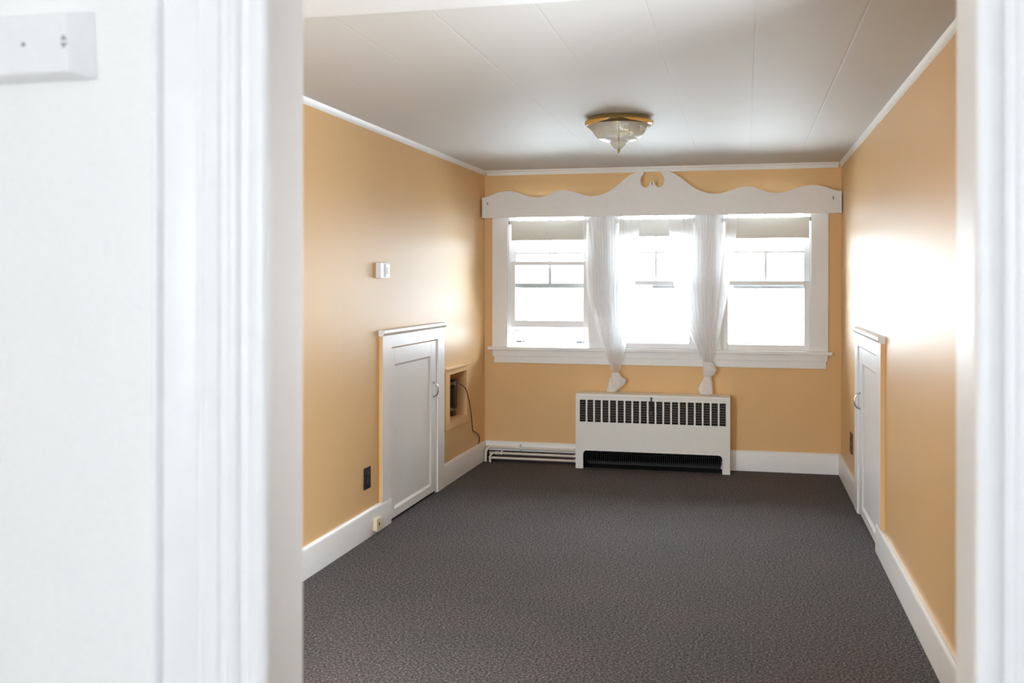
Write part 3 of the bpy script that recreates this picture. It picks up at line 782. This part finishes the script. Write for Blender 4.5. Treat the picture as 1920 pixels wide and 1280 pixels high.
# ------------------------------------------------------------------ thermostat, outlets, jack
t = thing('thermostat', (0, 5.36, 1.43), 'small white thermostat box on the left wall above the access door', 'thermostat', side='L')
bm = B(); box(bm, 0, 0.030, 5.290, 5.435, 1.430, 1.518, 0.003); obj('case', bm, M_PLATE, t, 'L')
bm = B(); box(bm, 0.0295, 0.036, 5.355, 5.425, 1.437, 1.511, 0.004); obj('cover', bm, M_PLATE, t, 'L')
bm = B(); box(bm, 0.0355, 0.040, 5.375, 5.400, 1.452, 1.492, 0.002); obj('dial', bm, M_PLATE, t, 'L')

def outlet(side, y0, y1, z0, z1, plate, face, lab):
    t = thing('wall_outlet', (0, (y0 + y1) / 2, z0), lab, 'outlet', 'dark wall outlets above the baseboards', side=side)
    bm = B(); box(bm, 0, 0.007, y0, y1, z0, z1, 0.003); obj('cover_plate', bm, plate, t, side)
    yc = (y0 + y1) / 2; h = z1 - z0
    for zc in (z0 + h * 0.3, z0 + h * 0.7):
        bm = B(); prism(bm, [(yc + 0.021 * math.cos(math.radians(a)), max(-0.014, min(0.014, 0.021 * math.sin(math.radians(a)))) + zc) for a in range(0, 360, 20)], 'X', 0.006, 0.0095)
        so = obj('socket', bm, face, t, side)
        bm = B()
        for dy in (-0.007, 0.006): box(bm, 0.0090, 0.0100, yc + dy - 0.001, yc + dy + 0.001, zc - 0.002, zc + 0.008)
        tube(bm, [(0.0090, yc, zc - 0.008), (0.0100, yc, zc - 0.008)], 0.0025, 8)
        obj('slots', bm, M_GREY, so, side)
    bm = B(); tube(bm, [(0.006, yc, (z0 + z1) / 2), (0.0085, yc, (z0 + z1) / 2)], 0.004, 10); obj('screw', bm, M_NAIL, t, side)
outlet('L', 5.115, 5.205, 0.265, 0.385, M_BLACK, M_BLACK, 'black wall outlet left of the left access door')
outlet('R', 6.835, 6.955, 0.278, 0.415, M_BROWN, M_BROWN, 'dark brown wall outlet between right access door and end wall')

t = thing('telephone_jack', (0.02, 5.25, 0.02), 'small ivory phone jack box fixed on the left baseboard', 'phone jack', side='L')
bm = B(); box(bm, 0.020, 0.044, 5.205, 5.290, 0.020, 0.088, 0.004); obj('housing', bm, M_IVORY, t, 'L')
bm = B(); tube(bm, [(0.040, 5.238, 0.056), (0.0455, 5.238, 0.056)], 0.0085, 12); tag(obj('port', bm, M_BLACK, t, 'L'), 'black round port')
bm = B(); box(bm, 0.040, 0.047, 5.255, 5.283, 0.028, 0.080, 0.003); obj('cover', bm, M_IVORY, t, 'L')

# ------------------------------------------------------------------ ceiling lamp
LX, LY = -0.645, 5.29
t = thing('ceiling_light', (LX, LY, ZC), 'flush brass and clear ribbed glass ceiling light', 'ceiling light')
bm = B()
prof = [(0.150, ZC), (0.166, ZC - 0.002), (0.170, ZC - 0.010), (0.180, ZC - 0.018), (0.184, ZC - 0.026), (0.180, ZC - 0.036), (0.172, ZC - 0.042), (0.150, ZC - 0.050), (0.146, ZC - 0.046), (0.146, ZC - 0.010)]
lathe(bm, prof, LX, LY, 96)
obj('brass_pan', bm, M_BRASS, t, None, 'auto')
bm = B(); lathe(bm, [(0.1445, ZC - 0.046), (0.1445, ZC - 0.012), (0.001, ZC - 0.006)], LX, LY, 64)
obj('reflector', bm, M_BULB, t, None, 'auto')
bm = B()
g = [(0.170, -0.040), (0.168, -0.046), (0.158, -0.050), (0.157, -0.055), (0.149, -0.058), (0.147, -0.064), (0.141, -0.067), (0.138, -0.075), (0.127, -0.091), (0.118, -0.103), (0.105, -0.114), (0.088, -0.121), (0.068, -0.127), (0.055, -0.131), (0.046, -0.137), (0.038, -0.147), (0.032, -0.156), (0.022, -0.166), (0.010, -0.172), (0.004, -0.173)]
lathe(bm, [(a, ZC + b) for a, b in g], LX, LY, 288, rib=0.008, nrib=72, ribrange=(0, 15))
obj('glass_bowl', bm, M_LAMPGLASS, t, None, True)
bm = B()
lathe(bm, [(0.0005, ZC - 0.160), (0.010, ZC - 0.164), (0.011, ZC - 0.168), (0.005, ZC - 0.172), (0.009, ZC - 0.177), (0.009, ZC - 0.181), (0.004, ZC - 0.186), (0.003, ZC - 0.188), (0.0004, ZC - 0.190)], LX, LY, 24)
obj('finial', bm, M_BRASS, t, None, 'auto')
bm = B(); tube(bm, [(LX, LY, ZC - 0.01), (LX, LY, ZC - 0.162)], 0.003, 8); obj('centre_rod', bm, M_BRASS, t, None, 'auto')
for s in (-1, 1):
    bm = B(); tube(bm, [(LX + s * 0.025, LY, ZC - 0.045), (LX + s * 0.052, LY, ZC - 0.050)], 0.014, 16)
    so = obj('socket', bm, M_IVORY, t, None, 'auto')
    bm = B()
    tube(bm, [(LX + s * 0.050, LY, ZC - 0.050), (LX + s * 0.060, LY, ZC - 0.052), (LX + s * 0.075, LY, ZC - 0.056), (LX + s * 0.092, LY, ZC - 0.058), (LX + s * 0.106, LY, ZC - 0.059), (LX + s * 0.112, LY, ZC - 0.060)], [0.012, 0.015, 0.022, 0.026, 0.018, 0.006], 20)
    obj('bulb', bm, M_BULB, so, None, True)

# ------------------------------------------------------------------ hallway wall unit near the camera
t = thing('wall_control_panel', (-0.97, DY0, 1.686), 'blurred white plastic control box on the hallway wall', 'wall control')
bm = B()
y1_ = DY0 - 0.028
z0, z1 = 1.686, 1.782
X0, X1 = -1.06, -0.862
v = [(X0, DY0, z0), (X1, DY0, z0), (X1 - 0.006, DY0, z1), (X0, DY0, z1), (X0 + 0.01, y1_, z0 + 0.006), (X1 - 0.030, y1_, z0 + 0.008), (X1 - 0.034, y1_, z1 - 0.008), (X0 + 0.01, y1_, z1 - 0.008)]
vv = [bm.verts.new(p) for p in v]
for f in ((0, 1, 2, 3), (4, 5, 6, 7), (0, 1, 5, 4), (1, 2, 6, 5), (2, 3, 7, 6), (3, 0, 4, 7)): bm.faces.new([vv[k] for k in f])
bmesh.ops.bevel(bm, geom=list(bm.edges), offset=0.004, segments=3, affect='EDGES', profile=0.6)
obj('box_cover', bm, M_PLATE, t, None, 'auto')
bm = B()
cx, cz = -0.897, 1.735
prism(bm, [(cx - 0.0045, cz + 0.002), (cx + 0.0045, cz + 0.002), (cx, cz + 0.009)], 'Y', y1_ - 0.0008, y1_ + 0.001)
prism(bm, [(cx - 0.0045, cz - 0.002), (cx, cz - 0.009), (cx + 0.0045, cz - 0.002)], 'Y', y1_ - 0.0008, y1_ + 0.001)
tag(obj('arrow_marks', bm, M_MARK, t), 'small grey up and down arrows')
bm = B(); tube(bm, [(-0.960, y1_ + 0.001, 1.734), (-0.960, y1_ - 0.001, 1.734)], 0.003, 12)
tag(obj('indicator', bm, M_MARK, t), 'small grey dot')
